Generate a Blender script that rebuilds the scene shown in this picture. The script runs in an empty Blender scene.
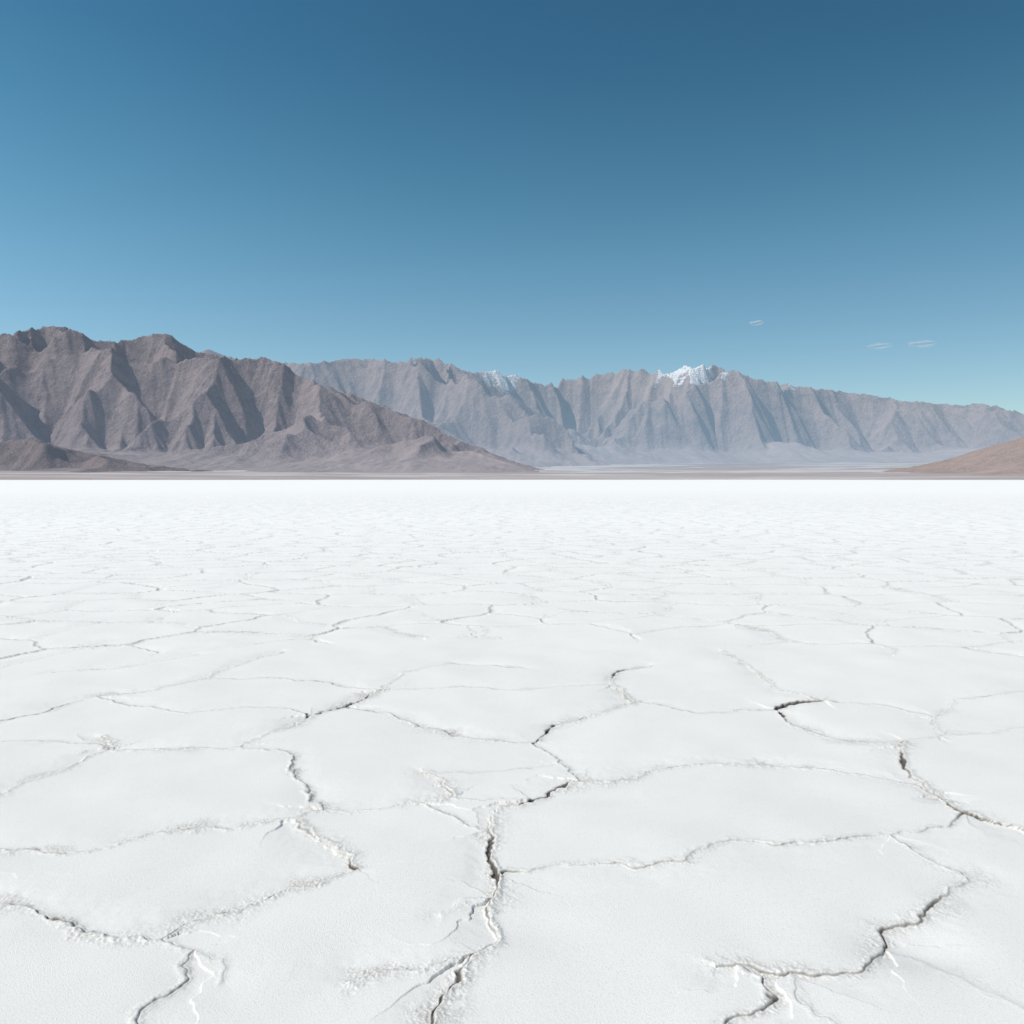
import bpy, math, numpy as np, time
T0=time.time()
F=796.0; H=1.5; HY=479.0
scene=bpy.context.scene

# ---------------------------------------------------------------- noise
def _hash(ix,iy,seed):
    h=(ix.astype(np.int64)*374761393+iy.astype(np.int64)*668265263+seed*974634777)&0xffffffff
    h=((h^(h>>13))*1274126177)&0xffffffff
    h=h^(h>>16)
    return h
def gn(x,y,seed=0):
    ix=np.floor(x); iy=np.floor(y)
    fx=(x-ix).astype(np.float32); fy=(y-iy).astype(np.float32)
    ix=ix.astype(np.int64); iy=iy.astype(np.int64)
    u=fx*fx*fx*(fx*(fx*6-15)+10); v=fy*fy*fy*(fy*(fy*6-15)+10)
    tab=np.arange(256)*2*np.pi/256; C=np.cos(tab).astype(np.float32); S=np.sin(tab).astype(np.float32)
    def g(a,b):
        k=_hash(ix+a,iy+b,seed)&255
        return C[k]*(fx-a)+S[k]*(fy-b)
    n0=g(0,0); n1=g(1,0); n2=g(0,1); n3=g(1,1)
    a=n0+(n1-n0)*u; b=n2+(n3-n2)*u
    return (a+(b-a)*v)*1.45
def fbm(x,y,seed,o=4,g=0.5):
    s=0;a=1;f=1;t=0
    for i in range(o):
        s=s+a*gn(x*f+i*7.3,y*f-i*3.1,seed+i); t+=a; a*=g; f*=2.03
    return s/t*1.4
def sst(a,b,x):
    t=np.clip((x-a)/(b-a),0,1); return t*t*(3-2*t)

# ---------------------------------------------------------------- mesh helper
def grid_mesh(name,co,nr,nc,wrap=False,attrs=None):
    me=bpy.data.meshes.new(name)
    n=nr*nc
    me.vertices.add(n); me.vertices.foreach_set("co",co.astype(np.float32).ravel())
    idx=np.arange(n,dtype=np.int32).reshape(nr,nc)
    if wrap:
        nx=np.roll(idx,-1,axis=1)
        a=idx[:-1];b=nx[:-1];c=nx[1:];d=idx[1:]
    else:
        a=idx[:-1,:-1];b=idx[:-1,1:];c=idx[1:,1:];d=idx[1:,:-1]
    q=np.stack([a,b,c,d],-1).reshape(-1,4)
    m=len(q)
    me.loops.add(m*4); me.loops.foreach_set("vertex_index",q.ravel())
    me.polygons.add(m); me.polygons.foreach_set("loop_start",np.arange(0,m*4,4,dtype=np.int32))
    me.polygons.foreach_set("use_smooth",np.ones(m,dtype=bool))
    me.update(calc_edges=True)
    for k,v in (attrs or {}).items():
        at=me.attributes.new(k,'FLOAT','POINT'); at.data.foreach_set("value",v.astype(np.float32).ravel())
    ob=bpy.data.objects.new(name,me); scene.collection.objects.link(ob)
    return ob

# ---------------------------------------------------------------- material helper
class NT:
    def __init__(s,name):
        s.m=bpy.data.materials.new(name); s.m.use_nodes=True; s.t=s.m.node_tree; s.t.nodes.clear()
    def n(s,ty,**k):
        nd=s.t.nodes.new(ty)
        for a,b in k.items(): setattr(nd,a,b)
        return nd
    def l(s,a,b): s.t.links.new(a,b)
    def setin(s,sock,v):
        if hasattr(v,'is_linked') : s.l(v,sock)
        else: sock.default_value=v
    def math(s,op,a,b=0.0,clamp=False):
        nd=s.n('ShaderNodeMath',operation=op,use_clamp=clamp)
        s.setin(nd.inputs[0],a); s.setin(nd.inputs[1],b); return nd.outputs[0]
    def mix(s,f,a,b,bt='MIX'):
        nd=s.n('ShaderNodeMix',data_type='RGBA',blend_type=bt)
        s.setin(nd.inputs[0],f)
        for i,v in ((6,a),(7,b)):
            if isinstance(v,tuple): v=(*v,1.0)
            s.setin(nd.inputs[i],v)
        return nd.outputs[2]
    def noise(s,vec,scale,detail=4,rough=0.55):
        nd=s.n('ShaderNodeTexNoise'); nd.inputs['Scale'].default_value=scale
        nd.inputs['Detail'].default_value=detail; nd.inputs['Roughness'].default_value=rough
        if vec is not None: s.l(vec,nd.inputs['Vector'])
        return nd.outputs[0]
    def attr(s,name):
        nd=s.n('ShaderNodeAttribute'); nd.attribute_name=name; return nd.outputs['Fac']
    def mapr(s,v,a,b,c=0.0,d=1.0):
        nd=s.n('ShaderNodeMapRange'); s.l(v,nd.inputs[0])
        for i,x in enumerate((a,b,c,d)): nd.inputs[i+1].default_value=x
        return nd.outputs[0]

# ================================================================ SALT FLAT
polys=[
 ([(436,1040),(441,1020),(445,1000),(452,975),(470,957),(490,942),(487,915),(495,892),(500,872),(490,850),(487,830),(500,812),(525,797),(545,789),(580,782),(630,777),(670,768),(710,763),(760,764),(800,768),(840,770),(880,776),(915,785),(945,800),(962,812)],1.2),
 ([(962,812),(930,825),(890,835),(850,840),(800,842),(750,842),(715,845),(690,862),(650,864),(600,864),(550,868),(505,874)],.65),
 ([(1060,842),(1024,832),(990,820),(962,810),(935,795),(915,777),(900,758),(893,745),(905,740)],1.2),
 ([(905,740),(960,735),(1024,728),(1100,722)],.5),
 ([(822,700),(780,690),(745,665),(720,650)],.9),
 ([(822,700),(800,703),(770,708),(800,727),(840,740),(893,743)],1.1),
 ([(890,835),(925,855),(955,868),(970,878),(950,895),(930,910),(900,922),(882,932),(886,948),(870,965),(840,972),(790,970),(735,965),(705,968)],1.0),
 ([(735,965),(765,975),(778,992),(765,1005),(730,1022),(700,1050)],.8),
 ([(790,970),(805,1000),(840,1030),(850,1060)],.3),
 ([(886,948),(930,962),(980,985),(1040,1020)],.25),
 ([(-60,890),(0,905),(50,915),(100,935),(165,937),(190,920),(240,905),(290,885),(340,875),(360,868),(355,855),(320,840),(290,820)],1.15),
 ([(165,937),(190,955),(180,980),(150,1010),(130,1040)],.8),
 ([(190,955),(215,965),(213,985)],.35),
 ([(-50,848),(0,850),(40,853),(90,850),(150,835),(200,828),(240,825),(290,815),(320,808),(380,808),(420,803),(450,797),(440,780),(430,770)],1.0),
 ([(420,803),(450,815),(487,830)],.7),
 ([(450,797),(490,800),(525,797)],.5),
 ([(297,757),(298,780),(310,795),(320,808)],.9),
 ([(-60,815),(0,795),(40,775),(80,760),(110,746),(104,735)],1.1),
 ([(110,748),(180,750),(240,745),(290,728),(310,715),(350,706),(380,690)],1.3),
 ([(-60,750),(0,743),(60,740),(110,746)],.5),
 ([(240,745),(285,752),(297,757)],.6),
 ([(-60,735),(0,720),(40,712),(90,697),(150,692),(200,680),(250,660),(280,652)],1.3),
 ([(200,680),(260,678),(330,682),(380,690)],.8),
 ([(90,697),(180,714),(240,706),(290,710),(310,715)],.8),
 ([(352,708),(400,718),(450,735),(490,740),(530,740),(545,728),(590,715),(640,702),(610,684),(620,670),(645,665)],1.2),
 ([(530,740),(560,760),(580,782)],.7),
 ([(430,770),(480,772),(560,765)],.3),
 ([(640,702),(700,712),(770,708)],.8),
 ([(345,977),(380,970),(420,971),(450,964),(470,957)],1.0),
 ([(445,920),(470,905),(492,900)],.6),
 ([(380,690),(440,688),(520,690),(610,684)],.7),
 ([(0,668),(50,655),(110,640)],.9),
 ([(60,672),(130,666),(195,655)],.9),
 ([(940,738),(930,715),(960,700),(1040,690)],.7),
 ([(380,690),(400,672),(450,664),(520,668)],.8),
 ([(822,700),(880,706),(930,715)],.8),
]
opens=[(490,850,.12,.9),(540,790,.18,1),(441,1005,.15,.6),(545,728,.30,1),(935,903,.09,.7),(884,936,.07,.6),(345,706,.3,1),(785,706,.25,1),(900,762,.14,.7),(962,810,.08,.7),(502,872,.06,.7),(772,994,.05,.6),(180,928,.10,.8),(350,872,.09,1),(270,893,.15,.5),(60,918,.1,.5),(620,668,.25,1),(20,717,.3,1),(700,764,.25,.35)]
def p2g(px,py):
    y=H*F/(py-HY); return ((px-512)/F*y, y)

s=np.concatenate([np.arange(650,60,-0.5),np.arange(60,12,-0.35),np.arange(12,1,-0.25)])
r_mid=H*F/s
r=np.concatenate([np.linspace(0.12,r_mid[0]-0.015,70),r_mid,np.geomspace(r_mid[-1]*1.1,60000,26)])
fine=np.radians(np.arange(-36,36,0.055)); 
side=np.radians(np.arange(36,62,0.4)); back=np.radians(np.arange(62,298,3.0))
th=np.concatenate([fine,side,back,np.radians(np.arange(298,324-0.01,0.4))])
nr,nc=len(r),len(th)
dr=np.gradient(r)
R,TH=np.meshgrid(r,th,indexing='ij')
X=(R*np.sin(TH)); Y=(R*np.cos(TH))
SP=np.maximum(dr[:,None]*0.8,R*0.00096).astype(np.float32)
near=r<420
def sub(a): return a[near]
x=sub(X); y=sub(Y); rr=sub(R); sp=sub(SP)
wx=x+0.05*gn(x/0.33,y/0.33,11)+0.024*gn(x/0.11,y/0.11,12)+0.012*gn(x/0.04,y/0.04,13)
wy=y+0.05*gn(x/0.33,y/0.33,21)+0.024*gn(x/0.11,y/0.11,22)+0.012*gn(x/0.04,y/0.04,23)
wx=wx.astype(np.float32); wy=wy.astype(np.float32)
D=np.full(x.shape,0.8,np.float32); S=np.zeros(x.shape,np.float32); A=np.ones(x.shape,np.float32)
rn=r[near]
def segs(pl,amp):
    for i in range(len(pl)-1):
        (ax,ay),(bx,by)=pl[i],pl[i+1]
        ra,rb=math.hypot(ax,ay),math.hypot(bx,by)
        i0=np.searchsorted(rn,min(ra,rb)-0.9); i1=np.searchsorted(rn,max(ra,rb)+0.9)
        ta,tb=math.atan2(ax,ay),math.atan2(bx,by); mg=0.9/max(min(ra,rb)-.3,0.6)
        j0=max(0,int((min(ta,tb)-mg-th[0])/math.radians(0.055))); j1=min(len(fine),int((max(ta,tb)+mg-th[0])/math.radians(0.055)))
        if j1<=j0 or i1<=i0: continue
        sl=(slice(i0,i1),slice(j0,j1))
        px=wx[sl]-ax; py=wy[sl]-ay; dx=bx-ax; dy=by-ay; L=dx*dx+dy*dy+1e-9
        t=np.clip((px*dx+py*dy)/L,0,1)
        ex=px-t*dx; ey=py-t*dy
        d=np.sqrt(ex*ex+ey*ey)
        m=d<D[sl]
        D[sl]=np.where(m,d,D[sl]); A[sl]=np.where(m,amp,A[sl])
        S[sl]=np.where(m,np.clip(1.6*(px*dy-py*dx)/(math.sqrt(L)*d+1e-6),-1,1),S[sl])
for pl,amp in polys:
    segs([p2g(*p) for p in pl],amp)
def voronoi(px,py,cell,seed):
    gx=px/cell; gy=py/cell; ix=np.floor(gx).astype(np.int64); iy=np.floor(gy).astype(np.int64)
    d1=np.full(px.shape,9e9,np.float32); d2=d1.copy(); 
    a=[np.zeros(px.shape,np.float32) for _ in range(4)]
    for i in (-2,-1,0,1,2):
        for j in (-2,-1,0,1,2):
            if abs(i)==2 and abs(j)==2: continue
            h=_hash(ix+i,iy+j,seed); hx=(h&1023)/1023.; hy=((h>>10)&1023)/1023.
            sx=((ix+i)+0.5+0.9*(hx-.5)).astype(np.float32); sy=((iy+j)+0.5+0.9*(hy-.5)).astype(np.float32)
            d=((gx-sx)**2+(gy-sy)**2).astype(np.float32)
            c1=d<d1; c2=(~c1)&(d<d2)
            d2=np.where(c1,d1,np.where(c2,d,d2))
            a[2]=np.where(c1,a[0],np.where(c2,sx,a[2])); a[3]=np.where(c1,a[1],np.where(c2,sy,a[3]))
            d1=np.where(c1,d,d1); a[0]=np.where(c1,sx,a[0]); a[1]=np.where(c1,sy,a[1])
    sep=np.sqrt((a[0]-a[2])**2+(a[1]-a[3])**2)+1e-6
    e=(d2-d1)/(2*sep)*cell
    hid=(np.sin(a[0]*12.9+a[1]*78.2)*437.5)%1.0; hid2=(np.sin(a[2]*12.9+a[3]*78.2)*437.5)%1.0
    edge=(np.sin((a[0]+a[2])*3.71+(a[1]+a[3])*5.13)*917.3)%1.0
    return e,np.where(hid>hid2,1,-1).astype(np.float32),edge
vx=wx+0.22*gn(x/1.1,y/1.1,31)+0.05*gn(x/0.45,y/0.45,33); vy=wy+0.20*gn(x/1.1,y/1.1,32)+0.04*gn(x/0.45,y/0.45,34)
e1,s1,g1=voronoi(vx*0.88,vy*1.15,0.92,5)
tt=sub(TH); tt=np.abs(np.where(tt>math.pi,tt-2*math.pi,tt))
mask=np.maximum(sst(6.4,7.6,rr),sst(math.radians(34.5),math.radians(36.5),tt))
mask=np.maximum(mask,sst(1.75,1.6,rr))
ev=e1+(1-mask)*3
m=ev<D
D=np.where(m,ev,D); S=np.where(m,s1,S); A=np.where(m,0.70+0.4*g1,A)
O=np.zeros(x.shape,np.float32)
for px,py,rad,stg in opens:
    gx,gy=p2g(px,py); O=np.maximum(O,stg*np.exp(-((x-gx)**2+(y-gy)**2)/rad**2)*max(1,gy/3.0))
O=np.maximum(O,0.30*sst(0.45,0.8,gn(x/0.5+3,y/0.5,41)+0.35*gn(x/0.15,y/0.15,42))*sst(3.5,7,rr))
Am=A*(0.72+0.34*sst(-0.5,0.5,gn(x/0.45,y/0.45,43)))
sig=np.sqrt(0.018**2+(0.9*sp)**2)
nz=gn(x/0.21,y/0.21,44)
zw=(0.024+0.046*sst(0.0,0.9,nz)+0.030*(A>.95)*sst(-.4,.5,gn(x/0.4+5,y/0.4,45)))*(0.5+0.5*sst(11,5,rr))
zone=np.exp(-((D+0.025*S*nz*sst(11,5,rr))/np.sqrt(zw**2+(.6*sp)**2))**2)*Am
cr1=1-2*np.abs(gn(x/0.05,y/0.05,51)); cr2=1-2*np.abs(gn(x/0.022,y/0.022,52)); cr3=gn(x/0.010,y/0.010,53)
res1=sst(0.045,0.012,sp); res2=sst(0.02,0.006,sp)
crumb=(0.0020*cr1*res1+0.0017*cr2*res2+0.0016*cr3*res2)
h=0.012*gn(x/1.3,y/1.3,61)+0.006*gn(x/0.45,y/0.45,62)
h=h*np.exp(-rr/60)
for px,py,ra_,rb_,dp in ((525,925,.20,.16,.013),(918,948,.17,.11,.022),(545,890,.2,.1,.006),(320,790,.12,.2,.006),(205,985,.12,.1,.007),(820,732,.4,.25,.008),(590,800,.3,.08,.005)):
    gx,gy=p2g(px,py); h-=dp*np.exp(-((x-gx)/ra_)**2-((y-gy)/rb_)**2)
h+= zone*crumb*0.95
h+= Am*np.exp(-(D/sig)**2)*0.0060*(0.6+0.4*S)*(0.018/sig)**0.3
h+= Am*S*0.0042*np.exp(-(D/0.12)**2)*sst(0,0.016,D)
h-= 0.005*np.exp(-((D)/0.11)**2)*Am
cw=(0.0014+0.0012*A+0.0042*O)*(0.6+0.4*A); cws=np.sqrt(cw**2+(0.42*sp)**2)
cut=np.exp(-(D/cws)**2*0.8)
lon=0.42+0.58*sst(-0.5,0.1,gn(x/0.28+9,y/0.28,71))
h-= cut*(0.005*lon+0.013*O)*Am*(cw/cws)**0.6
fade=sst(140,10,rr)*0.9+0.08*np.exp(-rr/150)
h*=fade
Z=np.zeros(R.shape,np.float32); Z[near]=h
dirt=np.zeros(R.shape,np.float32); dark=np.zeros(R.shape,np.float32)
dirt[near]=np.clip(zone*(0.35+0.65*sst(-0.3,0.7,cr1-0.3+0.6*nz)),0,1.2)*(0.6+0.4*sst(20,4,rr))*sst(130,12,rr)
dark[near]=np.clip(cut*(0.70*lon+1.0*O)*Am*(cw/cws)**0.42,0,1)*sst(100,8,rr)*(0.50+0.50*sst(12,5,rr))
salt=grid_mesh("salt_flat",np.stack([X,Y,Z],-1).reshape(-1,3),nr,nc,True,{"dirt":dirt,"dark":dark})
salt["kind"]="structure"

M=NT("salt_crust")
tc=M.n('ShaderNodeNewGeometry').outputs['Position']
n_big=M.noise(tc,0.35,4,0.6); n_med=M.noise(tc,3.0,5,0.6); n_f=M.noise(tc,130,3,0.75); n_g=M.noise(tc,420,2,0.6)
base=M.mix(n_big,(0.80,0.77,0.72),(0.86,0.83,0.78))
base=M.mix(M.mapr(n_med,0.35,0.75,0,0.42),base,(0.75,0.72,0.67))
base=M.mix(M.mapr(n_f,0.54,0.72,0,0.45),base,(0.58,0.555,0.51))
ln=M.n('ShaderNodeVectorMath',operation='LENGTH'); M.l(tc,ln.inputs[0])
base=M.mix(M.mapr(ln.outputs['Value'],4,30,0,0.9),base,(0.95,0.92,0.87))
d=M.math('MULTIPLY',M.attr("dirt"),M.mapr(n_f,0.38,0.62,0.2,1.15))
base=M.mix(M.math('MULTIPLY',d,0.74,True),base,(0.47,0.44,0.39))
base=M.mix(M.math('MULTIPLY',M.attr("dark"),1.1,True),base,(0.11,0.095,0.08))
bs=M.n('ShaderNodeBsdfPrincipled'); M.l(base,bs.inputs['Base Color']); bs.inputs['Roughness'].default_value=0.8
bs.inputs['Specular IOR Level'].default_value=0.15
hh=M.math('ADD',M.math('MULTIPLY',n_f,0.9),M.math('MULTIPLY',n_g,0.9))
bp=M.n('ShaderNodeBump'); bp.inputs['Distance'].default_value=0.0024; bp.inputs['Strength'].default_value=0.6
M.l(hh,bp.inputs['Height']); M.l(bp.outputs[0],bs.inputs['Normal'])
o=M.n('ShaderNodeOutputMaterial'); M.l(bs.outputs[0],o.inputs[0])
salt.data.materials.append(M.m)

# ================================================================ MOUNTAINS
def up2(a,ny,nx):
    yy=np.linspace(0,a.shape[0]-1,ny); xx=np.linspace(0,a.shape[1]-1,nx)
    i=np.minimum(yy.astype(int),a.shape[0]-2); j=np.minimum(xx.astype(int),a.shape[1]-2)
    fy=(yy-i)[:,None]; fx=(xx-j)[None]
    return (a[i][:,j]*(1-fy)*(1-fx)+a[i+1][:,j]*fy*(1-fx)+a[i][:,j+1]*(1-fy)*fx+a[i+1][:,j+1]*fy*fx)
def fastscape(z,U,dx,iters,K,m,dt,smax,creep=0.05):
    ny,nx=z.shape; N=ny*nx; ids=np.arange(N).reshape(ny,nx)
    fixed=(U<=0.01)
    fixed[0]=fixed[-1]=True; fixed[:,0]=fixed[:,-1]=True
    for it in range(iters):
        z=z+np.where(fixed,0,U*dt)
        best=np.zeros((ny,nx)); rec=ids.copy(); dist=np.ones((ny,nx))
        zp=np.pad(z,1,mode='edge'); ip=np.pad(ids,1,mode='edge')
        for a in (-1,0,1):
            for b in (-1,0,1):
                if a==0 and b==0: continue
                dd=dx*math.hypot(a,b)
                sl=(z-zp[1+a:1+a+ny,1+b:1+b+nx])/dd
                mm=sl>best
                best=np.where(mm,sl,best); rec=np.where(mm,ip[1+a:1+a+ny,1+b:1+b+nx],rec); dist=np.where(mm,dd,dist)
        rec=np.where(fixed,ids,rec).ravel()
        order=np.argsort(z.ravel()); ol=order.tolist(); rl=rec.tolist()
        ar=[1.0]*N
        for i in reversed(ol):
            k=rl[i]
            if k!=i: ar[k]+=ar[i]
        Fc=(K.ravel()*dt*(np.array(ar)*dx*dx)**m/dist.ravel()).tolist()
        sd=(smax.ravel()*dist.ravel()).tolist()
        zl=z.ravel().tolist()
        for i in ol:
            k=rl[i]
            if k!=i:
                f=Fc[i]; zk=zl[k]; v=(zl[i]+f*zk)/(1+f); t=zk+sd[i]
                zl[i]=v if v<t else t
        z=np.array(zl).reshape(ny,nx)
        zp=np.pad(z,1,mode='edge')
        lap=(zp[:-2,1:-1]+zp[2:,1:-1]+zp[1:-1,:-2]+zp[1:-1,2:]-4*z)
        z=z+np.where(fixed,0,creep*lap)
    return z,np.array(ar).reshape(ny,nx)
def blur(a,k):
    for _ in range(3):
        for ax in (0,1):
            c=np.cumsum(np.concatenate([np.repeat(a.take([0],ax),k+1,ax),a,np.repeat(a.take([-1],ax),k,ax)],ax),axis=ax)
            n=a.shape[ax]
            a=(c.take(range(2*k+1,2*k+1+n),ax)-c.take(range(0,n),ax))/(2*k+1)
    return a
def make_range(name,x0,x1,y0,y1,dx,envf,prof,seed,fan_m,fan_a,K=1e-2,nz=1.0,L=1.0,its=(60,26,8),UG=1.3,s0=0.25,s1=0.74,conc=0.14,ba=1.1,ramp=None,rot=0.7,W=0.30):
    nx=int((x1-x0)/dx); ny=int((y1-y0)/dx)
    z=None
    cr,sr=math.cos(rot),math.sin(rot)
    for lev,(q,it) in enumerate(zip((4,2,1),its)):
        mx,my=nx//q,ny//q
        gx,gy=np.meshgrid(np.linspace(x0,x1,mx),np.linspace(y0,y1,my))
        E=envf(gx,gy); d=dx*q
        ua=(gx*cr+gy*sr)/(2600*L); va=(-gx*sr+gy*cr)/(950*L)
        blob=np.clip(0.85+ba*fbm(ua,va,seed+9,3),0.15,2.2)
        U=np.where(E>0,np.maximum(E,0)*blob*UG+0.04,0)
        Kf=K*np.exp(0.9*fbm(gx/(420*L),gy/(420*L),seed+15,4,0.6))
        sm_=(s0+(s1-s0)*sst(0.1,0.7,E))*(1+0.5*fbm(gx/(240*L),gy/(240*L),seed+17,4,0.65))
        nse=np.clip(fbm(gx/(900*L),gy/(900*L),seed,5,0.6)+0.4,0,2)*300*L+fbm(gx/110,gy/110,seed+3,3)*14
        z=(nse*np.clip(E,0,1)) if z is None else np.maximum(up2(z,my,mx)+fbm(gx/(d*3),gy/(d*3),seed+20+lev,3,0.6)*d*(0.45,0.6,0.8)[lev]*np.clip(E*2,0,1),0)
        z,ar=fastscape(z,U,d,it,Kf,0.45,(12.0,5.0,3.0)[lev],sm_,(0.03,0.012,0.004)[lev])
    z=np.maximum(z,0)
    k=max(2,int(fan_m/dx))
    bl=blur(z,k)*fan_a*(1-0.7*sst(0.25,0.95,E))
    sm=z.max()*0.02
    hm=np.clip(0.5+0.5*(z-bl)/sm,0,1)
    zz=bl*(1-hm)+z*hm+sm*hm*(1-hm)*0.6
    fan=(1-hm)*0.7
    zz=zz*(np.clip(zz/zz.max(),0.0005,1))**conc
    u=gx/gy
    bins=np.linspace(u.min(),u.max(),int((u.max()-u.min())*F/5))
    tgt_x=(np.array([p[0] for p in prof])-512)/F; tgt_y=(HY-np.array([p[1] for p in prof]))/F
    tgt=np.interp(bins,tgt_x,tgt_y)
    for q in range(4):
        bi=np.clip(((u-bins[0])/(bins[1]-bins[0])+0.5).astype(int),0,len(bins)-1)
        cur=np.zeros(len(bins)); np.maximum.at(cur,bi.ravel(),((zz-H)/gy).ravel())
        ratio=np.where(cur>1e-4,(tgt+1e-5)/np.maximum(cur,1e-4),1)
        ratio=np.clip(ratio,0.02,2.6)
        kw=(35,13,7,3)[q]; ker=np.hanning(kw+2)[1:-1]; ker/=ker.sum()
        rk=np.convolve(np.pad(ratio,kw//2,mode='edge'),ker,'valid')
        zf=np.interp(u,bins,rk)
        if q>=2:
            cz=np.interp(u,bins,cur)*gy+H
            wgt=sst((0,0,.2,.5)[q],0.9,zz/np.maximum(cz,1))
            zf=1+(zf-1)*wgt
        zz=zz*zf
    zz=zz+fbm(gx/(dx*4),gy/(dx*4),seed+50,3,0.6)*dx*0.30*nz*(1-fan)*np.clip(zz/100,0,1)
    if ramp:
        ya,yb,hf,xa,xb,wv=ramp
        yy=gy+wv*fbm(gx/(wv*2.2),gy/(wv*4),seed+80,3)
        t=np.clip((yy-ya)/(yb-ya),0,1.15)
        rp_=hf*t**1.5*(1+0.30*fbm(gx/(wv*1.3),gy/(wv*5),seed+81,4,0.6))
        cap=np.interp(u,bins,np.convolve(np.pad(tgt,10,mode='edge'),np.ones(21)/21,'valid'))*gy*0.80
        rp_=np.minimum(rp_,cap)*sst(xa,xb,gx)
        rp_=rp_-np.abs(fbm(gx/(dx*9),gy/(dx*60),seed+83,3))*dx*0.9*np.clip(rp_/60,0,1)
        w_=hf*W
        hm=np.clip(0.5+0.5*(zz-rp_)/w_,0,1)
        zz=rp_*(1-hm)+zz*hm+w_*hm*(1-hm)*0.3*np.clip(rp_/hf*3,0,1)
        fan=np.maximum(fan,1-hm)
    zz=zz-6.0*(zz<3)
    flow=np.clip(np.log(ar)/8,0,1)*(1-fan*0.6)
    ob=grid_mesh(name,np.stack([gx,gy,zz],-1).reshape(-1,3),gx.shape[0],gx.shape[1],False,{"fan":fan,"flow":flow})
    ob["kind"]="structure"
    return ob

def rock_mat(name,cols,fancols,haze,h0,h1,ztop,scale,snow=None):
    M=NT(name)
    g=M.n('ShaderNodeNewGeometry'); P=g.outputs['Position']
    sx=M.n('ShaderNodeSeparateXYZ'); M.l(P,sx.inputs[0]); px,py,pz=sx.outputs
    n1=M.noise(P,scale*0.0016,5,0.6); n2=M.noise(P,scale*0.011,6,0.65); n3=M.noise(P,scale*0.05,4,0.7)
    c=M.mix(M.mapr(n1,0.35,0.65),cols[0],cols[1])
    c=M.mix(M.mapr(n2,0.45,0.68,0,0.85),c,cols[2])
    c=M.mix(M.mapr(n3,0.5,0.75,0,0.6),c,cols[3])
    f=M.mix(M.mapr(n1,0.4,0.6),fancols[0],fancols[1])
    f=M.mix(M.mapr(n2,0.45,0.7,0,0.55),f,cols[1])
    fa=M.attr("fan")
    c=M.mix(M.math('MULTIPLY',fa,0.88),c,f)
    c=M.mix(M.mapr(M.attr("flow"),0.2,0.6,0,0.5),c,fancols[0])
    if snow:
        nx_=M.n('ShaderNodeSeparateXYZ'); M.l(g.outputs['Normal'],nx_.inputs[0])
        hz_=M.math('ADD',pz,M.math('MULTIPLY',M.math('SUBTRACT',n2,0.5),1200.0))
        hz_=M.math('ADD',hz_,M.math('MULTIPLY',nx_.outputs[0],350.0))
        hz_=M.math('ADD',hz_,M.math('MULTIPLY',M.math('SUBTRACT',n3,0.5),600.0))
        tot=None
        for (cx,wd,zlo,zhi) in snow:
            a=M.math('DIVIDE',M.math('SUBTRACT',px,cx),wd)
            a=M.math('POWER',2.718,M.math('MULTIPLY',M.math('MULTIPLY',a,a),-1.0))
            v=M.math('MULTIPLY',a,M.mapr(hz_,zlo,zhi)); tot=v if tot is None else M.math('MAXIMUM',tot,v)
        tot=M.mapr(tot,0.34,0.52,0,0.92)
        c=M.mix(tot,c,(0.93,0.93,0.94))
    df=M.n('ShaderNodeBsdfDiffuse'); M.l(c,df.inputs[0]); df.inputs['Roughness'].default_value=0.5
    bp=M.n('ShaderNodeBump'); bp.inputs['Distance'].default_value=28/scale
    M.l(M.mapr(fa,0,1,1.0,0.3),bp.inputs['Strength'])
    M.l(M.math('ADD',n2,M.math('MULTIPLY',n3,0.6)),bp.inputs['Height']); M.l(bp.outputs[0],df.inputs['Normal'])
    em=M.n('ShaderNodeEmission'); em.inputs[0].default_value=(*haze,1)  # aerial haze painted into the rock as a bluish glow, stronger low down
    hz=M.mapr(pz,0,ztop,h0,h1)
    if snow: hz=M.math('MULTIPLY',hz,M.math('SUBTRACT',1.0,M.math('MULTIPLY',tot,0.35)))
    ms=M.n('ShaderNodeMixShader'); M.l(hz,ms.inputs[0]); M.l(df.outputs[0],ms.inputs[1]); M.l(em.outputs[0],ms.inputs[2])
    o=M.n('ShaderNodeOutputMaterial'); M.l(ms.outputs[0],o.inputs[0])
    return M.m

def envA(gx,gy):
    wob=fbm(gx/1500,gy/1500,101,4)*900
    foot=4000+wob
    e=(0.08*sst(foot,foot+250,gy)+0.92*sst(foot+300,foot+2900,gy))*sst(9600,8800,gy+wob)
    xr=gx+wob*0.8+(gy-5500)*0.15
    return e*sst(700,-1700,xr)-0.02
profA=[(-400,365),(-200,345),(-100,338),(0,334),(20,330),(45,326),(65,326),(80,332),(100,341),(125,340),(150,334),(168,333),(180,341),(195,350),(215,355),(240,358),(268,357),(285,364),(300,375),(325,385),(350,393),(375,402),(400,412),(425,420),(440,430),(460,440),(480,447),(500,455),(525,464),(560,472),(600,476),(640,479)]
ra=make_range("mountain_range",-6000,1000,2600,9400,9.0,envA,profA,7,330,0.62,ramp=(2700,4900,160,1000,-200,420),W=0.4)
brown=[(0.42,0.33,0.315),(0.34,0.268,0.262),(0.205,0.168,0.173),(0.51,0.41,0.38)]
fanb=[(0.44,0.355,0.33),(0.38,0.305,0.285)]
ra.data.materials.append(rock_mat("brown_rock",brown,fanb,(0.26,0.33,0.44),0.32,0.20,1100,1.0))

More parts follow.
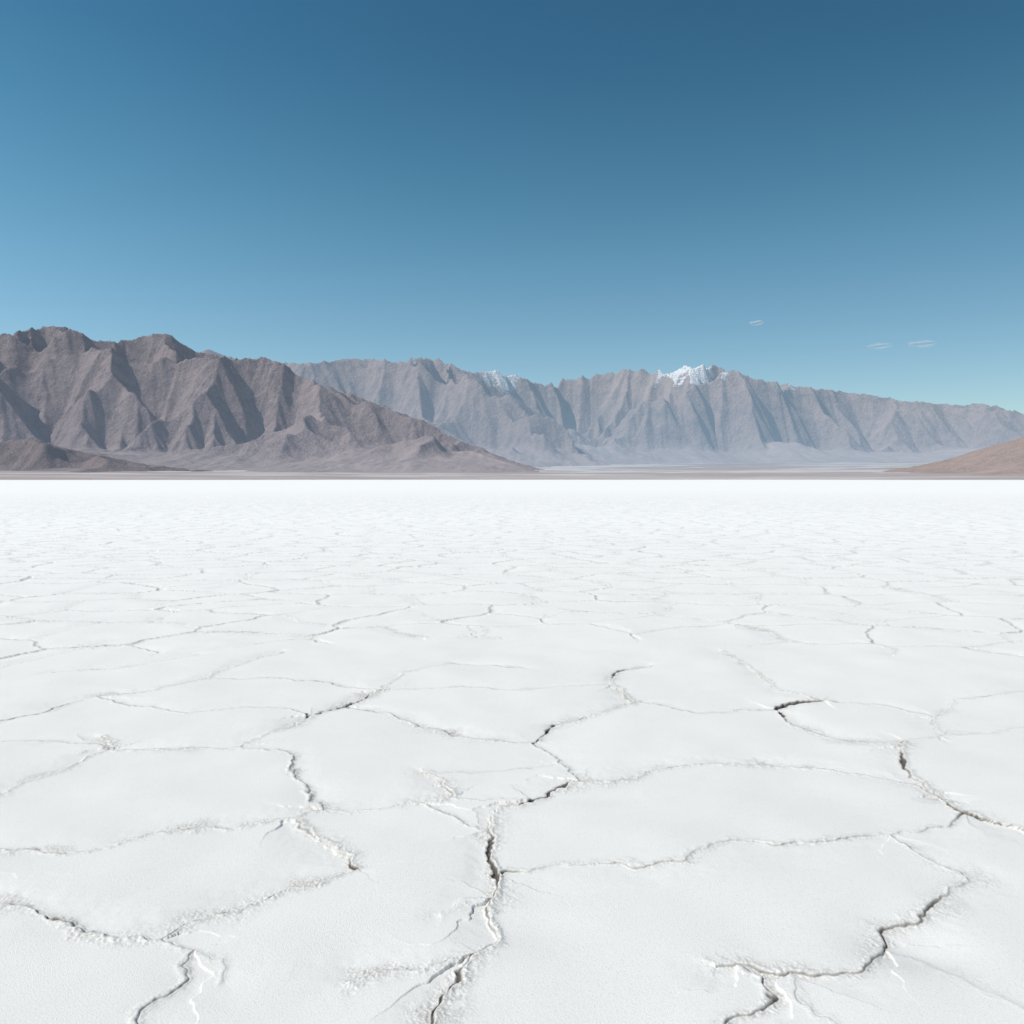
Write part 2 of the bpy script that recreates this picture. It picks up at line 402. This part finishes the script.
def envB(gx,gy):
    wob=fbm(gx/2300,gy/2300,201,4)*1400
    yy=gy+wob
    e=(0.08*sst(8600,8900,yy)+0.92*sst(8900,12000,yy))*sst(14600,13600,yy)
    xr=gx+wob*0.4+(gy-10000)*0.1
    return e*sst(1300,-1300,xr)-0.02
profB=[(-100,350),(60,352),(198,353),(207,348),(222,354),(250,362),(285,362),(310,363),(340,359),(370,358),(400,361),(425,356),(445,361),(470,372),(490,385),(520,400),(545,414),(570,428),(600,443),(630,456),(655,468),(680,477),(700,479)]
rb=make_range("mountain_range",-5300,2900,6200,14300,15.0,envB,profB,23,430,0.62,L=1.5,UG=1.9,ramp=(6300,9800,350,2000,600,800),rot=-0.6,W=0.4)
grey=[(0.51,0.39,0.34),(0.42,0.32,0.285),(0.25,0.21,0.215),(0.61,0.48,0.42)]
fang=[(0.54,0.43,0.395),(0.47,0.375,0.345)]
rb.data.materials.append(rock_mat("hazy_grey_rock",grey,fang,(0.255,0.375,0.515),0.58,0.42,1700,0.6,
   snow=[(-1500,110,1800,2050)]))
def envC(gx,gy):
    wob=fbm(gx/3400,gy/3400,311,4)*2100
    yy=gy+wob
    e=(0.08*sst(12500,13000,yy)+0.92*sst(12900,17200,yy))*sst(20800,19400,yy)
    return e*sst(-4500,-2500,gx)-0.02
profC=[(250,400),(400,380),(440,378),(475,371),(490,370),(505,373),(520,376),(533,381),(545,384),(570,378),(600,374),(625,369),(650,370),(665,372),(685,366),(700,364),(720,366),(740,372),(760,379),(790,384),(820,388),(850,392),(880,396),(900,400),(930,402),(960,405),(985,403),(1005,408),(1024,413),(1100,420),(1250,430),(1400,440)]
rc=make_range("mountain_range",-4500,13500,8800,20800,22.5,envC,profC,41,700,0.62,L=2.0,UG=2.3,ba=1.6,ramp=(9000,14000,470,-6000,-5000,1200),rot=0.8,W=0.4)
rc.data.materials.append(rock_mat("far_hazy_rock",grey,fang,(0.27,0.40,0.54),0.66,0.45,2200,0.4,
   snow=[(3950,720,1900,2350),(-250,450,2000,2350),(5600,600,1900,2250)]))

def small_hill(name,x0,x1,y0,y1,dx,envf,prof,seed,mat,fa=0.9,K=1e-2,s1=0.4):
    ob=make_range(name,x0,x1,y0,y1,dx,envf,prof,seed,60,fa,K,L=0.4,its=(35,10,4),UG=0.6,s0=0.15,s1=s1,conc=0.1,nz=0.4)
    ob.data.materials.append(mat); return ob
red=[(0.42,0.315,0.27),(0.36,0.27,0.235),(0.28,0.21,0.19),(0.50,0.39,0.34)]
redf=[(0.46,0.35,0.30),(0.39,0.295,0.255)]
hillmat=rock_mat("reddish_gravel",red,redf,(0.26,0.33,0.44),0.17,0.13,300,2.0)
def envH(gx,gy):
    wob=fbm(gx/500,gy/500,401,3)*160
    return sst(850,1800,gx+wob*0.6)*sst(1700,2600,gy+wob)*sst(4100,3700,gy+wob)-0.02
profH=[(800,477.5),(840,475),(870,472.5),(888,470),(896,468),(905,468),(925,464),(950,458),(975,450),(1000,443),(1024,436),(1100,417),(1200,400),(1400,390)]
small_hill("hill",750,3200,1600,4200,7.0,envH,profH,61,hillmat,0.95,s1=0.28)
def envG(gx,gy):
    wob=fbm(gx/400,gy/400,501,3)*350
    return sst(-1100,-1900,gx+wob)*sst(2600,3100,gy+wob)*sst(4000,3700,gy+wob)*sst(-0.6,0.3,fbm(gx/350,gy/350,511,3))-0.03
profG=[(-300,440),(-100,440),(-40,442),(-15,444),(0,442),(12,440),(25,438),(45,441),(60,447),(80,451),(110,457),(140,463),(180,468),(240,473),(270,475)]
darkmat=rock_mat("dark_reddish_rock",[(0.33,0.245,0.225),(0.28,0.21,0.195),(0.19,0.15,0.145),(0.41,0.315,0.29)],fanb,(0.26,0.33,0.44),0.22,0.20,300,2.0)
small_hill("hill",-3900,-900,2400,4150,7.5,envG,profG,77,darkmat,0.95,s1=0.32)

pr=np.concatenate([np.linspace(1100,4000,120),np.geomspace(4050,24000,110)]); pt=np.radians(np.linspace(-75,75,700))
PR,PT=np.meshgrid(pr,pt,indexing='ij'); PX=PR*np.sin(PT); PY=PR*np.cos(PT)
st=1500+fbm(PX/350,PY/900,601,4)*260
st=st+250*np.exp(-((PX-300)/700)**2)
PZ=np.maximum(PR-st,-40)*0.0155+np.maximum(PR-5200,0)*0.009*(1-sst(14000,22000,PR)*0.4)+fbm(PX/300,PY/300,603,4)*1.3*sst(0,700,PR-st)
PZ+= fbm(PX/1600,PY/1600,605,3)*8*sst(0,3000,PR-st)
pl=grid_mesh("desert_plain",np.stack([PX,PY,PZ],-1).reshape(-1,3),len(pr),len(pt),False,{})
pl["kind"]="structure"
M=NT("gravel_plain")
P=M.n('ShaderNodeNewGeometry').outputs['Position']
mp=M.n('ShaderNodeMapping'); M.l(P,mp.inputs[0]); mp.inputs['Scale'].default_value=(0.35,1,1)
n1=M.noise(mp.outputs[0],0.0016,5,0.6); n2=M.noise(mp.outputs[0],0.02,5,0.6)
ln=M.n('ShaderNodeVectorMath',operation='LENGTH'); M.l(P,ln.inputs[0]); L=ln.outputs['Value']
c=M.mix(M.mapr(n1,0.42,0.58),(0.40,0.315,0.285),(0.48,0.395,0.36))
c=M.mix(M.mapr(n2,0.5,0.7,0,0.6),c,(0.34,0.27,0.25))
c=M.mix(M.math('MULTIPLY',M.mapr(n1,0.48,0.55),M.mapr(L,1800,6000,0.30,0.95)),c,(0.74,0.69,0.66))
df=M.n('ShaderNodeBsdfDiffuse'); M.l(c,df.inputs[0])
em=M.n('ShaderNodeEmission'); em.inputs[0].default_value=(0.33,0.43,0.54,1)  # distance haze put into the gravel as pale blue emission, growing outward
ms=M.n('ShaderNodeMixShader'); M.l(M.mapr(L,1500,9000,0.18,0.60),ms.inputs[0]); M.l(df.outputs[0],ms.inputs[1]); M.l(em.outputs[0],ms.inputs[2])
o=M.n('ShaderNodeOutputMaterial'); M.l(ms.outputs[0],o.inputs[0])
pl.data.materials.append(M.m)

EL=math.radians(46); AZ=math.radians(-112)
sd=(math.sin(AZ)*math.cos(EL),math.cos(AZ)*math.cos(EL),math.sin(EL))
# ================================================================ CLOUDS
M=NT("thin_cloud")
lw=M.n('ShaderNodeLayerWeight'); lw.inputs[0].default_value=0.5
P=M.n('ShaderNodeTexCoord').outputs['Object']
nn=M.noise(P,0.003,3,0.55)
a=M.math('MULTIPLY',M.math('POWER',M.math('SUBTRACT',1.0,lw.outputs['Facing']),1.6),M.mapr(nn,0.35,0.65,0.02,0.36))
tr=M.n('ShaderNodeBsdfTransparent'); df=M.n('ShaderNodeBsdfDiffuse'); df.inputs[0].default_value=(0.85,0.87,0.9,1)
tl=M.n('ShaderNodeBsdfTranslucent'); tl.inputs[0].default_value=(0.85,0.87,0.9,1)
cn=M.n('ShaderNodeCombineXYZ')
for i in range(3): cn.inputs[i].default_value=sd[i]
M.l(cn.outputs[0],df.inputs['Normal']); M.l(cn.outputs[0],tl.inputs['Normal'])
m0=M.n('ShaderNodeMixShader'); m0.inputs[0].default_value=0.35; M.l(df.outputs[0],m0.inputs[1]); M.l(tl.outputs[0],m0.inputs[2])
ms=M.n('ShaderNodeMixShader'); M.l(a,ms.inputs[0]); M.l(tr.outputs[0],ms.inputs[1]); M.l(m0.outputs[0],ms.inputs[2])
o=M.n('ShaderNodeOutputMaterial'); M.l(ms.outputs[0],o.inputs[0]); cm=M.m
def cloud(px,py,wpx,hpx,seed,lab):
    dist=22000; nu,nv=96,48
    u=np.linspace(0,2*np.pi,nu,endpoint=False); v=np.linspace(0.02,np.pi-0.02,nv)
    V,Uu=np.meshgrid(v,u,indexing='ij')
    x0=np.sin(V)*np.cos(Uu); y0=np.sin(V)*np.sin(Uu); z0=np.cos(V)
    k=1+0.18*gn(x0*1.2+seed,z0*1.2,seed)
    W=wpx/F*dist/2; Hh=hpx/F*dist/2
    co=np.stack([x0*k*W,y0*W*0.6,z0*k*Hh],-1).reshape(-1,3)
    ob=grid_mesh("cloud",co,nv,nu,True,{})
    ob.location=((px-512)/F*dist,dist,(HY-py)/F*dist+H)
    ob["label"]=lab; ob["category"]="cloud"; ob["group"]="small clouds above the mountains"
    ob.data.materials.append(cm)
cloud(757,323,15,6,3,"tiny faint wisp of white cloud in clear sky")
cloud(880,346,26,7,5,"small flat white cloud in clear sky above the range")
cloud(922,344,29,8,8,"small bright flat white cloud above the range")

# ================================================================ LIGHT
from mathutils import Vector
sl=bpy.data.lights.new("sun",'SUN'); sl.energy=4.25; sl.angle=math.radians(0.5); sl.color=(1.0,0.955,0.90)
so=bpy.data.objects.new("sun",sl); scene.collection.objects.link(so)
so.rotation_euler=Vector(sd).to_track_quat('Z','Y').to_euler()
w=bpy.data.worlds.new("World"); scene.world=w; w.use_nodes=True; nt=w.node_tree; nt.nodes.clear()
sk=nt.nodes.new('ShaderNodeTexSky'); sk.sky_type='NISHITA'; sk.sun_disc=False
sk.sun_elevation=EL; sk.sun_rotation=AZ; sk.altitude=1200; sk.air_density=1.0; sk.dust_density=0.6; sk.ozone_density=1.5
g=nt.nodes.new('ShaderNodeTexCoord'); sx=nt.nodes.new('ShaderNodeSeparateXYZ'); nt.links.new(g.outputs['Generated'],sx.inputs[0])
rp=nt.nodes.new('ShaderNodeValToRGB'); nt.links.new(sx.outputs[2],rp.inputs[0])
rp.color_ramp.interpolation='B_SPLINE'
hc=lambda r_,g_,b_:(r_/2,g_/2,b_/2,1)
el=rp.color_ramp.elements; el[0].position=0.0; el[0].color=hc(1.14,1.22,1.18); el[1].position=0.7; el[1].color=hc(0.36,0.82,0.93)
for p,c in ((0.12,hc(1.12,1.27,1.20)),(0.24,hc(0.90,1.30,1.20)),(0.34,hc(0.68,1.20,1.12)),(0.46,hc(0.46,0.99,1.0))):
    e=el.new(p); e.color=c
mx=nt.nodes.new('ShaderNodeMix'); mx.data_type='RGBA'; mx.blend_type='MULTIPLY'; mx.inputs[0].default_value=1.0
nt.links.new(sk.outputs[0],mx.inputs[6]); nt.links.new(rp.outputs[0],mx.inputs[7])
# scale, a little brighter toward the sun's side of the sky
mr=nt.nodes.new('ShaderNodeMapRange'); nt.links.new(sx.outputs[0],mr.inputs[0])
for i,v in ((1,-1.0),(2,1.0),(3,2.0*1.26),(4,2.0*0.74)): mr.inputs[i].default_value=v
vs=nt.nodes.new('ShaderNodeVectorMath'); vs.operation='SCALE'; nt.links.new(mr.outputs[0],vs.inputs['Scale'])
nt.links.new(mx.outputs[2],vs.inputs[0])
bg=nt.nodes.new('ShaderNodeBackground'); bg.inputs[1].default_value=0.09
ou=nt.nodes.new('ShaderNodeOutputWorld')
nt.links.new(vs.outputs[0],bg.inputs[0]); nt.links.new(bg.outputs[0],ou.inputs[0])

cam=bpy.data.cameras.new("camera"); co=bpy.data.objects.new("camera",cam); scene.collection.objects.link(co)
co.location=(0,0,H); co.rotation_euler=(math.radians(90),0,0)
cam.sensor_width=36; cam.lens=36*F/1024; cam.shift_y=-(512-HY)/1024; cam.clip_start=0.05; cam.clip_end=200000
scene.camera=co
scene.view_settings.view_transform='Standard'; scene.view_settings.look='None'; scene.view_settings.exposure=0
